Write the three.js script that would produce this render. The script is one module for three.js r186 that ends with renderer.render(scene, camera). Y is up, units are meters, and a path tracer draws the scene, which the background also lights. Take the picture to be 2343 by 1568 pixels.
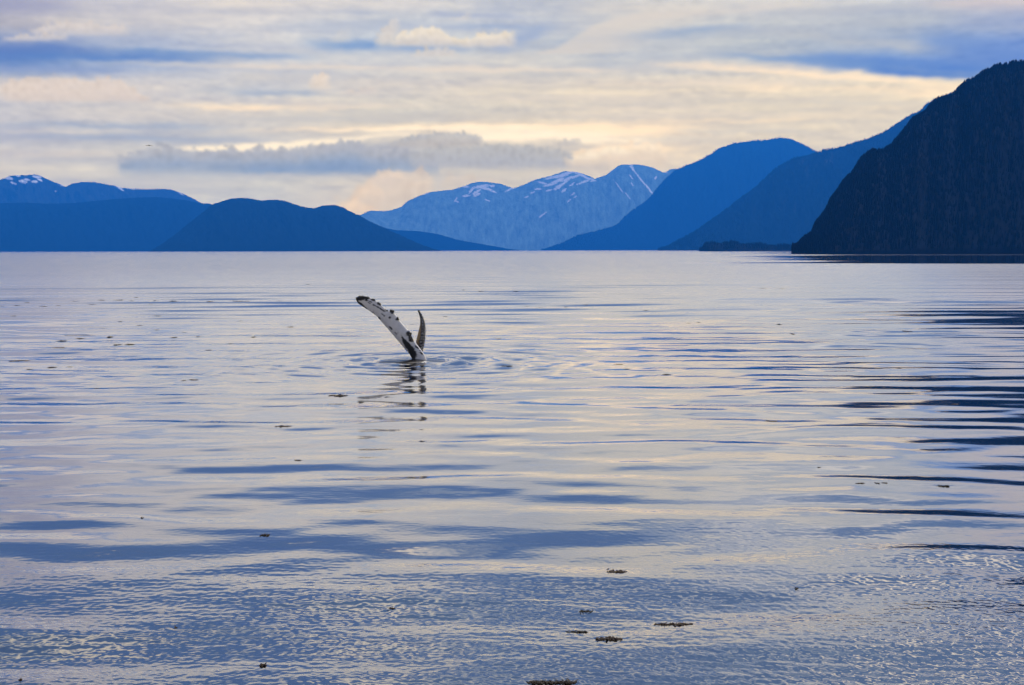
import * as THREE from 'three';
import { mergeGeometries } from 'three/addons/utils/BufferGeometryUtils.js';

// ---------------------------------------------------------------- camera, sky, sun, exposure, haze
const { clamp, lerp, smoothstep, degToRad } = THREE.MathUtils;
const EYE = 3.2, FOCAL = 3045, PW = 2342, PH = 1568;         // eye height in metres; focal length, width and height of the picture in its own pixels
const PITCH = Math.atan((784 - 572.5) / FOCAL), ROLL = -0.0021;
const scene = new THREE.Scene();
const camera = new THREE.PerspectiveCamera(2 * Math.atan(784 / FOCAL) * 180 / Math.PI, 1024 / 685, 0.5, 60000);
camera.rotation.order = 'YXZ';
camera.position.set(0, EYE, 0);
camera.rotation.set(-PITCH, 0, ROLL);
camera.updateMatrixWorld(true);
scene.add(camera);

const renderer = new THREE.WebGLRenderer({ antialias: true });
renderer.toneMapping = THREE.LinearToneMapping;
renderer.toneMappingExposure = 1.05;
renderer.shadowMap.enabled = true;

const SUN_AZ = degToRad(27), SUN_EL = degToRad(60);
const sun = new THREE.DirectionalLight(new THREE.Color(1, 0.92, 0.8), 5);
sun.position.set(Math.sin(SUN_AZ) * Math.cos(SUN_EL), Math.sin(SUN_EL), -Math.cos(SUN_AZ) * Math.cos(SUN_EL)).multiplyScalar(300);
sun.castShadow = true; sun.shadow.radius = 60;
sun.shadow.camera.left = -120; sun.shadow.camera.right = 120; sun.shadow.camera.top = 120; sun.shadow.camera.bottom = -120; sun.shadow.camera.far = 900;
scene.add(sun);

const HAZE = 1.18e-4;
scene.fog = new THREE.FogExp2(new THREE.Color().setRGB(0.02, 0.255, 1.0), HAZE);
const HAZE_GLOW = [0.0, 0.175, 0.575];                        // what the air itself sends to the eye where it is thick
const HAZE_TOP = 1040, HAZE_REACH = 20000;

// ---------------------------------------------------------------- random numbers and noise
function rng(seed) { let s = seed >>> 0; return () => { s = (s + 0x6D2B79F5) >>> 0; let t = s; t = Math.imul(t ^ (t >>> 15), t | 1); t ^= t + Math.imul(t ^ (t >>> 7), t | 61); return ((t ^ (t >>> 14)) >>> 0) / 4294967296; }; }
const PERM = new Uint8Array(512), GX = new Float32Array(256), GY = new Float32Array(256);
{ const r = rng(7), p = [...Array(256).keys()]; for (let i = 255; i > 0; i--) { const j = Math.floor(r() * (i + 1)); [p[i], p[j]] = [p[j], p[i]]; } for (let i = 0; i < 512; i++) PERM[i] = p[i & 255]; for (let i = 0; i < 256; i++) { const a = r() * Math.PI * 2; GX[i] = Math.cos(a); GY[i] = Math.sin(a); } }
function noise(x, y) {                                        // gradient noise, about -1 .. 1
  const ix = Math.floor(x), iy = Math.floor(y), fx = x - ix, fy = y - iy, X = ix & 255, Y = iy & 255;
  const u = fx * fx * fx * (fx * (fx * 6 - 15) + 10), v = fy * fy * fy * (fy * (fy * 6 - 15) + 10);
  const a = PERM[PERM[X] + Y], b = PERM[PERM[X + 1] + Y], c = PERM[PERM[X] + Y + 1], d = PERM[PERM[X + 1] + Y + 1];
  return 1.5 * lerp(lerp(GX[a] * fx + GY[a] * fy, GX[b] * (fx - 1) + GY[b] * fy, u), lerp(GX[c] * fx + GY[c] * (fy - 1), GX[d] * (fx - 1) + GY[d] * (fy - 1), u), v);
}
function fbm(x, y, n = 4, gain = 0.5) { let s = 0, a = 1, t = 0; for (let i = 0; i < n; i++) { s += a * noise(x + i * 17.3, y - i * 9.1); t += a; a *= gain; x *= 2.03; y *= 2.03; } return s / t; }
const billow = (x, y, n = 4) => { let s = 0, a = 1, t = 0; for (let i = 0; i < n; i++) { s += a * Math.abs(noise(x + i * 31.7, y + i * 5.9)); t += a; a *= 0.5; x *= 2.1; y *= 2.1; } return s / t; };

// ---------------------------------------------------------------- directions of the view
const R = new THREE.Matrix4().extractRotation(camera.matrixWorld);
function dir(px, py) { return new THREE.Vector3((px - PW / 2) / FOCAL, -(py - PH / 2) / FOCAL, -1).normalize().applyMatrix4(R); }
function bearing(px, py) { const d = dir(px, py); return [Math.atan2(d.x, -d.z), Math.asin(d.y)]; }   // azimuth right of straight ahead, elevation (radians)
function onWater(px, py, y = 0) { const d = dir(px, py), k = (EYE - y) / -d.y; return new THREE.Vector3(d.x * k, y, d.z * k); }
function onPlane(px, py, z) { const d = dir(px, py), k = z / d.z; return new THREE.Vector3(d.x * k, EYE + d.y * k, z); }

// ---------------------------------------------------------------- the sky: bands of broken cloud, computed for every direction
const toLin = (c) => (c <= 0.04045 ? c / 12.92 : ((c + 0.055) / 1.055) ** 2.4);
const GRID_X = [0, 290, 585, 880, 1170, 1465, 1760, 2050, 2342], GRID_Y = [0, 50, 100, 140, 200, 250, 300, 350, 400, 470];
const GRID = [
  [[165, 170, 190], [200, 200, 205], [212, 208, 205], [206, 205, 206], [190, 195, 203], [207, 206, 203], [208, 207, 205], [195, 200, 207], [190, 190, 200]],
  [[180, 181, 190], [205, 203, 203], [205, 205, 207], [190, 197, 206], [188, 195, 205], [205, 205, 203], [190, 196, 202], [183, 191, 200], [160, 175, 202]],
  [[140, 160, 196], [175, 186, 204], [195, 199, 206], [185, 196, 208], [190, 196, 202], [190, 196, 202], [178, 188, 198], [165, 181, 202], [130, 160, 207]],
  [[115, 148, 195], [160, 178, 205], [198, 201, 206], [200, 203, 206], [204, 204, 202], [190, 196, 202], [188, 194, 200], [140, 168, 207], [115, 150, 205]],
  [[213, 206, 200], [208, 205, 203], [198, 201, 205], [210, 206, 200], [214, 208, 198], [220, 211, 197], [224, 214, 197], [230, 219, 198], [228, 215, 193]],
  [[195, 197, 202], [205, 203, 201], [212, 207, 200], [208, 206, 199], [211, 206, 196], [212, 206, 196], [216, 209, 195], [218, 210, 196], [220, 208, 190]],
  [[180, 187, 200], [188, 193, 200], [199, 200, 200], [214, 207, 195], [225, 213, 195], [228, 215, 197], [216, 209, 196], [214, 208, 197], [216, 208, 194]],
  [[197, 199, 202], [195, 198, 200], [188, 193, 199], [185, 190, 196], [195, 196, 194], [222, 211, 196], [216, 209, 196], [214, 208, 197], [214, 208, 196]],
  [[204, 203, 200], [203, 204, 202], [199, 202, 200], [203, 202, 198], [204, 202, 196], [215, 208, 198], [214, 208, 197], [214, 208, 197], [214, 208, 196]],
  [[205, 203, 200], [201, 204, 203], [200, 204, 205], [213, 207, 198], [214, 208, 198], [214, 208, 197], [214, 208, 197], [214, 208, 196], [214, 208, 196]],
];
function gridColor(x, y, out) {
  x = clamp(x, 0, 2342); y = clamp(y, 0, 470);
  let i = 0, j = 0; while (i < 7 && x > GRID_X[i + 1]) i++; while (j < 8 && y > GRID_Y[j + 1]) j++;
  const s = (t) => t * t * (3 - 2 * t), u = s((x - GRID_X[i]) / (GRID_X[i + 1] - GRID_X[i])), v = s((y - GRID_Y[j]) / (GRID_Y[j + 1] - GRID_Y[j]));
  for (let c = 0; c < 3; c++) out[c] = lerp(lerp(GRID[j][i][c], GRID[j][i + 1][c], u), lerp(GRID[j + 1][i][c], GRID[j + 1][i + 1][c], u), v);
}
const CREAM = [228, 216, 202], BRIGHT = [255, 232, 202], GLARE = [255, 240, 215], GREY = [170, 180, 192], SLATE = [142, 166, 196], BLUE = [104, 143, 196], PALE = [216, 210, 204];
// soft streaks: x, y, half length, half height, tilt, colour, strength
const STREAKS = [
  [150, 128, 380, 17, 1, BLUE, 0.75], [480, 124, 240, 9, 2, [125, 158, 200], 0.55], [60, 112, 200, 14, 0, [100, 135, 190], 0.5], [900, 106, 160, 11, 0, [125, 160, 203], 0.75], [790, 100, 90, 10, 0, [130, 163, 203], 0.5],
  [80, 158, 200, 10, 0, [140, 162, 200], 0.5], [560, 150, 380, 7, 1, PALE, 0.5], [800, 153, 330, 6, 0, CREAM, 0.5], [1180, 160, 300, 7, 0, CREAM, 0.6], [1000, 190, 300, 6, 0, PALE, 0.4], [640, 214, 110, 8, 0, SLATE, 0.45], [480, 208, 70, 9, 0, GREY, 0.3],
  [620, 180, 120, 16, 0, [200, 198, 196], 0.4], [620, 245, 230, 7, 1, BRIGHT, 0.5], [560, 246, 90, 5, 0, BRIGHT, 0.5], [820, 241, 170, 6, 1, CREAM, 0.5], [1450, 246, 240, 5, 0, CREAM, 0.3],
  [700, 272, 380, 9, 0, [188, 192, 196], 0.45], [1150, 266, 420, 9, 0, [203, 200, 194], 0.5], [250, 288, 260, 6, 1, SLATE, 0.4], [330, 316, 260, 8, 1, [150, 172, 200], 0.45], [120, 302, 180, 4, 0, PALE, 0.5], [260, 270, 300, 8, 0, PALE, 0.3],
  [1000, 292, 420, 6, -1, BRIGHT, 0.8], [1300, 294, 300, 8, 0, BRIGHT, 0.8], [1130, 300, 140, 10, 0, GLARE, 0.6], [560, 338, 150, 8, 0, GLARE, 0.85], [720, 325, 190, 8, -5, GLARE, 0.7], [1220, 310, 170, 16, 0, GLARE, 0.75], [1420, 302, 150, 13, 0, BRIGHT, 0.7], [900, 308, 60, 10, 0, GLARE, 0.5],
  [1640, 276, 260, 6, -1, BRIGHT, 0.45], [1500, 262, 260, 5, 0, CREAM, 0.35], [1800, 262, 200, 5, 0, CREAM, 0.3], [1700, 300, 180, 8, 0, [203, 202, 198], 0.45], [1560, 320, 120, 9, 0, [208, 206, 200], 0.4],
  [1830, 165, 330, 11, 3, BRIGHT, 0.7], [1950, 178, 240, 9, 4, BRIGHT, 0.6], [1700, 152, 230, 8, 1, CREAM, 0.6], [1600, 190, 260, 8, 0, CREAM, 0.5], [1740, 200, 70, 8, 0, BRIGHT, 0.5], [2060, 204, 220, 8, 0, BRIGHT, 0.5], [2200, 215, 160, 10, 0, BRIGHT, 0.5],
  [1420, 200, 300, 5, 0, [203, 199, 192], 0.5], [1660, 226, 300, 6, 0, [205, 201, 194], 0.5], [1960, 236, 220, 6, 0, [206, 203, 196], 0.5], [1250, 170, 90, 9, 0, [192, 194, 196], 0.6], [1280, 226, 260, 6, 0, CREAM, 0.35],
  [2080, 150, 280, 20, 3, [104, 146, 204], 0.8], [1850, 138, 220, 9, 4, [130, 162, 202], 0.55], [2250, 120, 160, 40, 10, [116, 152, 205], 0.6], [2120, 168, 150, 9, 4, [96, 140, 202], 0.7], [1560, 72, 150, 10, -4, [150, 172, 200], 0.6], [1430, 86, 180, 10, -3, [160, 178, 200], 0.5], [1900, 60, 260, 14, -4, [172, 182, 196], 0.4],
  [2000, 20, 260, 12, -3, [180, 186, 196], 0.5], [2250, 6, 140, 12, 0, [205, 198, 200], 0.6], [1950, 92, 220, 14, 6, [190, 194, 198], 0.5], [1660, 24, 230, 10, -4, [216, 210, 204], 0.5], [1480, 20, 180, 16, 0, [214, 209, 203], 0.4],
  [1080, 36, 120, 8, 0, [168, 180, 202], 0.6], [1190, 88, 70, 20, -20, [158, 176, 204], 0.7], [1140, 62, 130, 7, 0, [158, 177, 204], 0.6], [800, 60, 200, 10, 0, [180, 190, 205], 0.5], [150, 20, 250, 20, 0, [186, 188, 198], 0.4], [40, 14, 110, 20, 0, [158, 164, 190], 0.6],
  [700, 388, 190, 14, 0, [140, 168, 198], 0.85], [790, 380, 80, 14, 0, [132, 162, 196], 0.6], [1180, 312, 260, 10, -1, GLARE, 0.85], [1000, 294, 260, 5, -1, GLARE, 0.7], [1380, 322, 120, 8, 0, GLARE, 0.8], [1440, 340, 90, 10, 0, BRIGHT, 0.7], [480, 342, 80, 5, 0, GLARE, 0.8], [680, 328, 170, 6, -3, GLARE, 0.7], [1150, 368, 200, 10, 0, [176, 184, 192], 0.7], [420, 372, 200, 10, 1, [182, 189, 199], 0.6], [520, 404, 160, 8, 0, [190, 198, 204], 0.5], [1100, 392, 280, 8, 0, [208, 205, 196], 0.5],
  [60, 352, 220, 10, 0, [208, 203, 199], 0.5], [300, 420, 330, 12, 0, [203, 205, 204], 0.5], [640, 402, 160, 5, 0, [212, 206, 200], 0.4], [900, 440, 60, 14, -20, CREAM, 0.4],
];
// heaped clouds: outline of the top (x, y pairs), level of the base, softness of the base, colour at the top, colour at the base, strength, size of the bulges
const HEAPS = [
  [[262, 356, 330, 338, 400, 334, 440, 346, 520, 340, 560, 342, 600, 337, 640, 338, 680, 334, 720, 333, 752, 328, 770, 324, 795, 316, 815, 320, 838, 334, 860, 340, 900, 340, 960, 346, 1010, 360], 394, 20, [170, 179, 191], [138, 166, 197], 0.82, 11],
  [[880, 334, 905, 320, 950, 308, 1000, 303, 1060, 303, 1100, 310, 1112, 322], 335, 7, [178, 184, 190], [186, 186, 186], 0.9, 5],
  [[930, 352, 980, 338, 1040, 334, 1090, 334, 1130, 330, 1155, 326, 1200, 334, 1260, 340, 1320, 352, 1400, 364], 385, 9, [182, 187, 190], [176, 184, 194], 0.9, 8],
  [[1260, 326, 1300, 318, 1325, 318, 1340, 330], 334, 6, [186, 188, 190], [186, 188, 190], 0.6, 5],
  [[1290, 372, 1320, 352, 1345, 340, 1380, 332, 1420, 335, 1450, 332, 1480, 326, 1510, 330, 1532, 344], 382, 22, [255, 234, 206], [226, 212, 196], 0.9, 14],
  [[776, 480, 800, 452, 830, 418, 850, 398, 880, 390, 930, 388, 960, 396, 985, 396, 1000, 420], 492, 30, [226, 211, 194], [214, 205, 196], 0.75, 14],
  [[762, 470, 776, 458, 800, 464, 840, 470, 880, 480], 494, 12, [238, 216, 192], [228, 208, 190], 0.7, 10],
  [[1298, 370, 1322, 352, 1348, 345, 1374, 351, 1388, 368], 376, 9, [255, 241, 216], [228, 215, 198], 0.8, 7],
  [[1358, 354, 1384, 338, 1410, 335, 1434, 343, 1444, 356], 364, 8, [255, 243, 218], [231, 216, 198], 0.8, 6],
  [[1422, 348, 1450, 334, 1478, 327, 1506, 329, 1526, 344], 360, 9, [255, 238, 212], [226, 213, 196], 0.8, 7],
  [[778, 488, 790, 466, 812, 455, 832, 462, 842, 478], 496, 8, [246, 223, 198], [222, 207, 192], 0.8, 6],
  [[804, 464, 822, 434, 846, 418, 870, 427, 884, 448], 470, 12, [238, 219, 198], [218, 206, 194], 0.75, 8],
  [[838, 424, 858, 400, 886, 391, 918, 395, 936, 410], 426, 10, [232, 216, 198], [216, 206, 196], 0.75, 7],
  [[690, 352, 716, 340, 750, 334, 782, 326, 812, 330, 838, 346], 384, 14, [178, 185, 194], [136, 165, 197], 0.7, 8],
  [[545, 366, 580, 352, 620, 348, 660, 352, 690, 366], 386, 10, [176, 184, 194], [142, 168, 197], 0.6, 7],
  [[1640, 222, 1670, 214, 1700, 216, 1724, 226], 230, 6, [226, 216, 200], [214, 208, 197], 0.5, 5],
  [[1000, 420, 1040, 398, 1080, 400, 1110, 404, 1160, 412], 430, 20, [222, 210, 195], [213, 206, 196], 0.6, 10],
  [[0, 186, 40, 182, 80, 178, 140, 178, 200, 182, 240, 178, 280, 184, 310, 206, 352, 226], 232, 6, [226, 212, 200], [218, 206, 198], 0.8, 9],
  [[62, 74, 90, 62, 120, 52, 160, 48, 200, 52, 250, 56, 300, 58], 80, 7, [220, 211, 204], [208, 204, 204], 0.8, 8],
  [[0, 86, 50, 80, 110, 76, 160, 76], 94, 5, [222, 212, 203], [214, 207, 203], 0.75, 6],
  [[850, 108, 862, 82, 880, 58, 896, 42, 914, 37, 930, 40, 941, 54, 938, 66, 920, 60, 900, 66], 108, 8, [214, 208, 202], [216, 210, 202], 0.85, 8],
  [[888, 96, 912, 74, 938, 70, 960, 62, 980, 58, 1004, 62, 1024, 76, 1050, 90, 1070, 88, 1100, 76, 1130, 76, 1150, 74, 1180, 74, 1186, 90], 106, 7, [238, 226, 206], [216, 209, 202], 0.9, 9],
  [[930, 130, 960, 118, 1000, 108, 1030, 112, 1060, 126], 129, 4, [221, 213, 203], [213, 207, 201], 0.75, 7],
  [[1024, 46, 1050, 38, 1072, 28, 1084, 28, 1080, 36], 47, 5, [216, 211, 205], [210, 207, 205], 0.6, 4],
  [[748, 92, 770, 72, 796, 62, 808, 66], 96, 8, [204, 205, 206], [200, 203, 206], 0.6, 6],
  [[700, 186, 718, 170, 752, 168, 762, 180], 206, 12, [240, 222, 202], [225, 213, 200], 0.75, 7],
  [[778, 212, 795, 202, 820, 208, 846, 196, 872, 212], 215, 4, [222, 211, 202], [214, 207, 202], 0.6, 5],
];
// the long slanting edge of the cloud sheet over the middle: cream on its right, blue grey on its left
const SHEET = [[1230, 122], [1280, 110], [1310, 88], [1340, 62], [1400, 44], [1480, 26]];
function skyColor(x, y, A, E, out) {                          // x, y: picture coordinates; A, E: degrees
  const wx = 26 * fbm(A * 0.35, E * 1.1, 3), wy = 7 * fbm(A * 0.5 + 40, E * 1.6, 3) + 2.5 * noise(A * 1.9, E * 4.5);
  gridColor(x + wx * 1.5, y + wy, out);
  const streak = fbm(A * 0.16 + 3, E * 2.3, 5, 0.62), wisp = fbm(A * 0.7 + 9, E * 3.1 - 4, 4, 0.6), mottle = (0.27 - billow(A * 1.1 + wx * 0.03, E * 3.6, 4)) * (0.4 + smoothstep(noise(A * 0.2, E * 0.8 + 7), -0.2, 0.4)) + 0.12 * noise(A * 2.6, E * 9);
  for (let c = 0; c < 3; c++) out[c] += streak * [26, 19, 6][c] + wisp * [15, 12, 6][c] + mottle * [24, 20, 13][c];
  const put = (col, a) => { for (let c = 0; c < 3; c++) out[c] += (col[c] - out[c]) * a; };
  for (const [cx, cy, rx, ry, tilt, col, k] of STREAKS) {
    const ty = cy - (x - cx) * Math.tan(-tilt * Math.PI / 180), u = (x + wx - cx) / rx, v = (y + wy - ty) / ry;
    if (Math.abs(u) > 1.6 || Math.abs(v) > 2.2) continue;
    const q = Math.exp(-1.4 * (u * u * u * u + v * v));
    put(col, Math.min(1, k * 1.25) * clamp(q * (0.9 + 0.55 * wisp + 0.5 * streak), 0, 1));
  }
  { // the sheet
    let e = 1e9;
    for (let i = 0; i < SHEET.length - 1; i++) { const [x0, y0] = SHEET[i], [x1, y1] = SHEET[i + 1]; if (y <= y0 && y > y1) e = lerp(x0, x1, (y0 - y) / (y0 - y1)); }
    if (e < 1e9) { const s = x + wx * 0.7 - e; put([214, 208, 201], 0.7 * smoothstep(s, -8, 14) * (1 - smoothstep(s, 60, 260))); }
  }
  for (let c = 0; c < 3; c++) { const m = [204, 202, 199][c]; out[c] = m + 2 + (out[c] - m) * 1.15; }
  for (const [top, base, soft, c1, c2, k, bulge] of HEAPS) {
    const n = top.length, x0 = top[0], x1 = Math.max(top[n - 2], top[n - 4]);
    if (x < x0 - 20 || x > x1 + 20 || y > base + soft * 2 || y < base - 130) continue;
    const b = billow(x / (bulge * 2.6) + 5, y / (bulge * 2.4), 3), soft2 = noise(x / 40, y / 16), xx = x + (b - 0.25) * bulge * 1.6, yy = y + (b - 0.27) * bulge * 3.4;
    let t = -1e9;
    for (let i = 0; i < n - 2; i += 2) if (xx >= top[i] && xx <= top[i + 2]) t = lerp(top[i + 1], top[i + 3], (xx - top[i]) / Math.max(1e-3, top[i + 2] - top[i]));
    if (t === -1e9) continue;
    const ends = smoothstep(xx, x0, x0 + 26) * (1 - smoothstep(xx, x1 - 26, x1));
    const m = smoothstep(yy, t - 1.6, t + 2.2) * (1 - smoothstep(y + wy * 0.5, base - soft, base + soft)) * (0.35 + 0.65 * ends) * smoothstep(ends, 0, 0.25);
    const f = clamp((y - t) / Math.max(6, base - t), 0, 1);
    put([0, 1, 2].map((c) => lerp(c1[c], c2[c], smoothstep(f, 0.1, 0.9)) + (0.27 - b) * 44 * (1 - 0.5 * f)), k * m * (0.95 + 0.15 * soft2));
  }
}
const SUN_DIR = sun.position.clone().normalize();
function openSky(A, E, d, out) {                              // away from the picture: broken cloud with a glow added round the sun, overhead bluer gaps between sheets lit from above
  const k = 1 / (Math.max(d.y, 0) + 0.12), u = d.x * k * 1.1, v = d.z * k * 2.4;
  const cover = fbm(u + 11, v + 5, 5, 0.55) * 1.5 + 0.5 * fbm(u * 0.4 - 3, v * 0.4, 2) , high = smoothstep(E, 9, 16.5);
  let gap = 1 - smoothstep(cover, lerp(-0.9, 0.05, high), lerp(-0.1, 0.68, high)) * 1;
  const near = Math.acos(clamp(d.dot(SUN_DIR), -1, 1)) / degToRad(34), addedGlow = Math.exp(-near * near);  // unseen bright cloud round the sun, added for cream sparkle on the water
  gap *= 1 - 0.35 * addedGlow;
  const cloud = [214, 209, 204], lit = [lerp(230, 250, addedGlow), lerp(220, 222, addedGlow), lerp(206, 186, addedGlow)];
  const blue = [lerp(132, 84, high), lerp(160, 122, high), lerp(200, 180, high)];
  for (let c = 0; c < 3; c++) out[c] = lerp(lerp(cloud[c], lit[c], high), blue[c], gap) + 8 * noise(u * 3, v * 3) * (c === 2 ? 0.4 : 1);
  out.gain = 1 + (1 - gap) * (0.5 * smoothstep(E, 28, 50) + 3.6 * addedGlow) + 0.3 * gap * addedGlow;
}
{
  const W = 4096, H = 2048, data = new Float32Array(W * H * 4), a = [0, 0, 0], b = [0, 0, 0], d = new THREE.Vector3(), inv = R.clone().invert(), e = new THREE.Vector3();
  for (let row = 0; row < H; row++) {
    const el = ((row + 0.5) / H - 0.5) * Math.PI, y = Math.sin(el), ch = Math.cos(el), E = el * 180 / Math.PI;
    const step = E > 35 ? (E > 65 ? 8 : 4) : 1;               // coarser where the sky is smooth
    for (let col = 0; col < W; col++) {
      const at = (row * W + col) * 4;
      data[at + 3] = 1;
      if (E < -0.4) { data[at] = 0.16; data[at + 1] = 0.2; data[at + 2] = 0.29; continue; }
      if (col % step) { for (let c = 0; c < 3; c++) data[at + c] = data[at - 4 + c]; continue; }
      const round = ((col + 0.5) / W - 0.5) * 2 * Math.PI;
      d.set(Math.cos(round) * ch, y, Math.sin(round) * ch);
      let A = round * 180 / Math.PI + 90; if (A > 180) A -= 360;
      e.copy(d).applyMatrix4(inv);
      const x = e.z < -0.1 ? PW / 2 - e.x / e.z * FOCAL : -1e5, yy = e.z < -0.1 ? PH / 2 + e.y / e.z * FOCAL : -1e5;
      const inside = (1 - smoothstep(Math.abs(A), 24, 36)) * (1 - smoothstep(E + 2.2 * noise(A * 0.15, 3) , 11, 15.5));
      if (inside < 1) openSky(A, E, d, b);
      if (inside > 0) { skyColor(x, Math.max(yy, -60), A, E, a); for (let c = 0; c < 3; c++) a[c] = inside < 1 ? lerp(b[c], a[c], inside) : a[c]; }
      const src = inside > 0 ? a : b, clear = Math.exp(-HAZE * Math.min(HAZE_REACH / ch, HAZE_TOP / Math.max(y, 1e-3)));
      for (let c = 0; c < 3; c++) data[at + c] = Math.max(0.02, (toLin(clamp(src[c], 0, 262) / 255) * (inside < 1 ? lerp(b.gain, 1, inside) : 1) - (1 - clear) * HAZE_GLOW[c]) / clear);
    }
  }
  const sky = new THREE.DataTexture(data, W, H, THREE.RGBAFormat, THREE.FloatType);
  sky.mapping = THREE.EquirectangularReflectionMapping; sky.magFilter = sky.minFilter = THREE.LinearFilter; sky.needsUpdate = true;
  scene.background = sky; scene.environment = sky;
}

// ---------------------------------------------------------------- naming
const used = {};
function numbered(name) { const n = used[name] = (used[name] ?? -1) + 1; return n ? `${name}_${String(n).padStart(3, '0')}` : name; }
function tag(o, label, category, group, kind) { if (label) o.userData.label = label; if (category) o.userData.category = category; if (group) o.userData.group = group; if (kind) o.userData.kind = kind; return o; }
function top(o, name) { o.name = numbered(name); scene.add(o); o.traverse((m) => { if (m.isMesh) { m.castShadow = m.receiveShadow = true; } }); return o; }
function part(parent, name, geometry, material) { const m = new THREE.Mesh(geometry, material); m.name = name; m.castShadow = m.receiveShadow = true; parent.add(m); return m; }
const std = (r, g, b, rough = 0.9, more = {}) => new THREE.MeshStandardMaterial({ color: new THREE.Color().setRGB(r, g, b), roughness: rough, metalness: 0, ...more });

// ---------------------------------------------------------------- the water
const whaleAt = onWater(957, 829);
const WAVES = [];
{
  const r = rng(4711), gauss = () => Math.sqrt(-2 * Math.log(1 - r())) * Math.cos(2 * Math.PI * r());
  // octaves of wavelength: from, slope (rms), spread of direction in degrees, how many
  for (const [from, slope, spread, n] of [[0.034, 0.04, 42, 18], [0.068, 0.055, 36, 18], [0.136, 0.03, 30, 14], [0.27, 0.02, 24, 12], [0.54, 0.016, 18, 12], [1.1, 0.018, 12, 14], [2.2, 0.024, 9, 14], [4.4, 0.024, 9, 14], [8.8, 0.014, 11, 10]]) {
    for (let i = 0; i < n; i++) {
      const len = from * 2 ** ((i + r()) / n), th = degToRad(gauss() * spread), k = 2 * Math.PI / len;
      WAVES.push({ len, kx: k * Math.sin(th), kz: k * Math.cos(th), ph: r() * 2 * Math.PI, amp: slope * Math.SQRT2 / Math.sqrt(n) / k });
    }
  }
}
function rowStep(d) { return Math.max(0.012, d * d / (EYE * 1331) / 2.2); }
function water(x, z, out) {                                   // out: height, dh/dx, dh/dz, roughness
  const d = Math.hypot(x, z), step = rowStep(d);
  let h = 0, gx = 0, gz = 0;
  const breeze = smoothstep(fbm(x * 0.05 + 4, z * 0.11, 3) + 0.95 * (1 - smoothstep(d, 11, 19)) - 0.45, 0.0, 0.7);
  const calm = 0.75 + 0.5 * smoothstep(fbm(x * 0.012 + 7, z * 0.02 + 1, 3), -0.5, 0.5);
  const wx = x - whaleAt.x, wz = z - whaleAt.z, rr = Math.hypot(wx * 0.85, wz) + 1e-4, stir = smoothstep(rr, 0.5, 1.2) * Math.exp(-((rr / 2.3) ** 2)) * smoothstep(noise(wx * 0.8, wz * 0.5), -0.5, 0.4);
  if (d < 2500) for (const w of WAVES) {
    let a = w.amp * smoothstep(w.len, 2.2 * step, 4 * step);
    if (a === 0) continue;
    if (w.len < 1) a *= lerp(0.12 + 0.5 * smoothstep(w.len, 0.3, 0.8), 1, breeze); else a *= calm * (1 + 0.7 * (1 - smoothstep(d, 13, 19)));
    if (stir > 0.02 && w.len < 2.2) a *= 1 + 2.8 * stir;
    if (w.len > 3) a *= smoothstep(d, 5 * w.len, 14 * w.len);
    const p = w.kx * x + w.kz * z + w.ph, c = a * Math.cos(p);
    h += a * Math.sin(p); gx += c * w.kx; gz += c * w.kz;
  }
  if (rr < 12) {
    const k = 2 * Math.PI / 0.85, a = 0.052 * Math.exp(-rr / 1.9) * (1 + 0.6 * noise(wx * 1.7, wz * 1.7)) * smoothstep(rr, 0.25, 1.1) + 0.006 * Math.exp(-rr / 4) * (0.8 + 0.5 * noise(wx * 0.6, wz * 0.6)), s = a * k * Math.cos(k * rr + 1.2 * noise(wx * 0.5, wz * 0.5));
    h += a * Math.sin(k * rr + 1.2 * noise(wx * 0.5, wz * 0.5)); gx += s * wx * 0.72 / rr; gz += s * wz / rr;
  }
  const ld = Math.log(d), wob = 0.03 * noise(x * 0.004, 3.3), lines = Math.exp(-(((ld - Math.log(800) + wob) / 0.07) ** 2)) + Math.exp(-(((ld - Math.log(1250) + wob) / 0.09) ** 2));
  const glass = smoothstep(d, EYE * 96, EYE * 99) * smoothstep(x / -z + 0.1 * fbm(x * 0.004, z * 0.03, 2), 0.13, 0.24) * (1 - 0.85 * Math.min(1, lines));
  const east = smoothstep(x / -z, 0.12, 0.34), ruffle = smoothstep(fbm(x * 0.012 + 20, z * 0.05, 3), -0.1, 0.25) * smoothstep(d, 48, 54) * (1 - smoothstep(d, 72, 84));
  const lee = (0.058 + 0.016 * east) * smoothstep(ld, lerp(3.78, 3.4, east), lerp(4.43, 3.9, east)) * (1 - glass) * (1 - 0.8 * east * ruffle);   // wavelets too small to build, steeper on the side the light wind pushes them to
  out[0] = h; out[1] = gx; out[2] = gz - lee;
  out[3] = clamp(lerp(0.07 + 0.18 * smoothstep(Math.log(d), Math.log(55), Math.log(330)), 0.05, glass), 0, 1);
}
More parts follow.
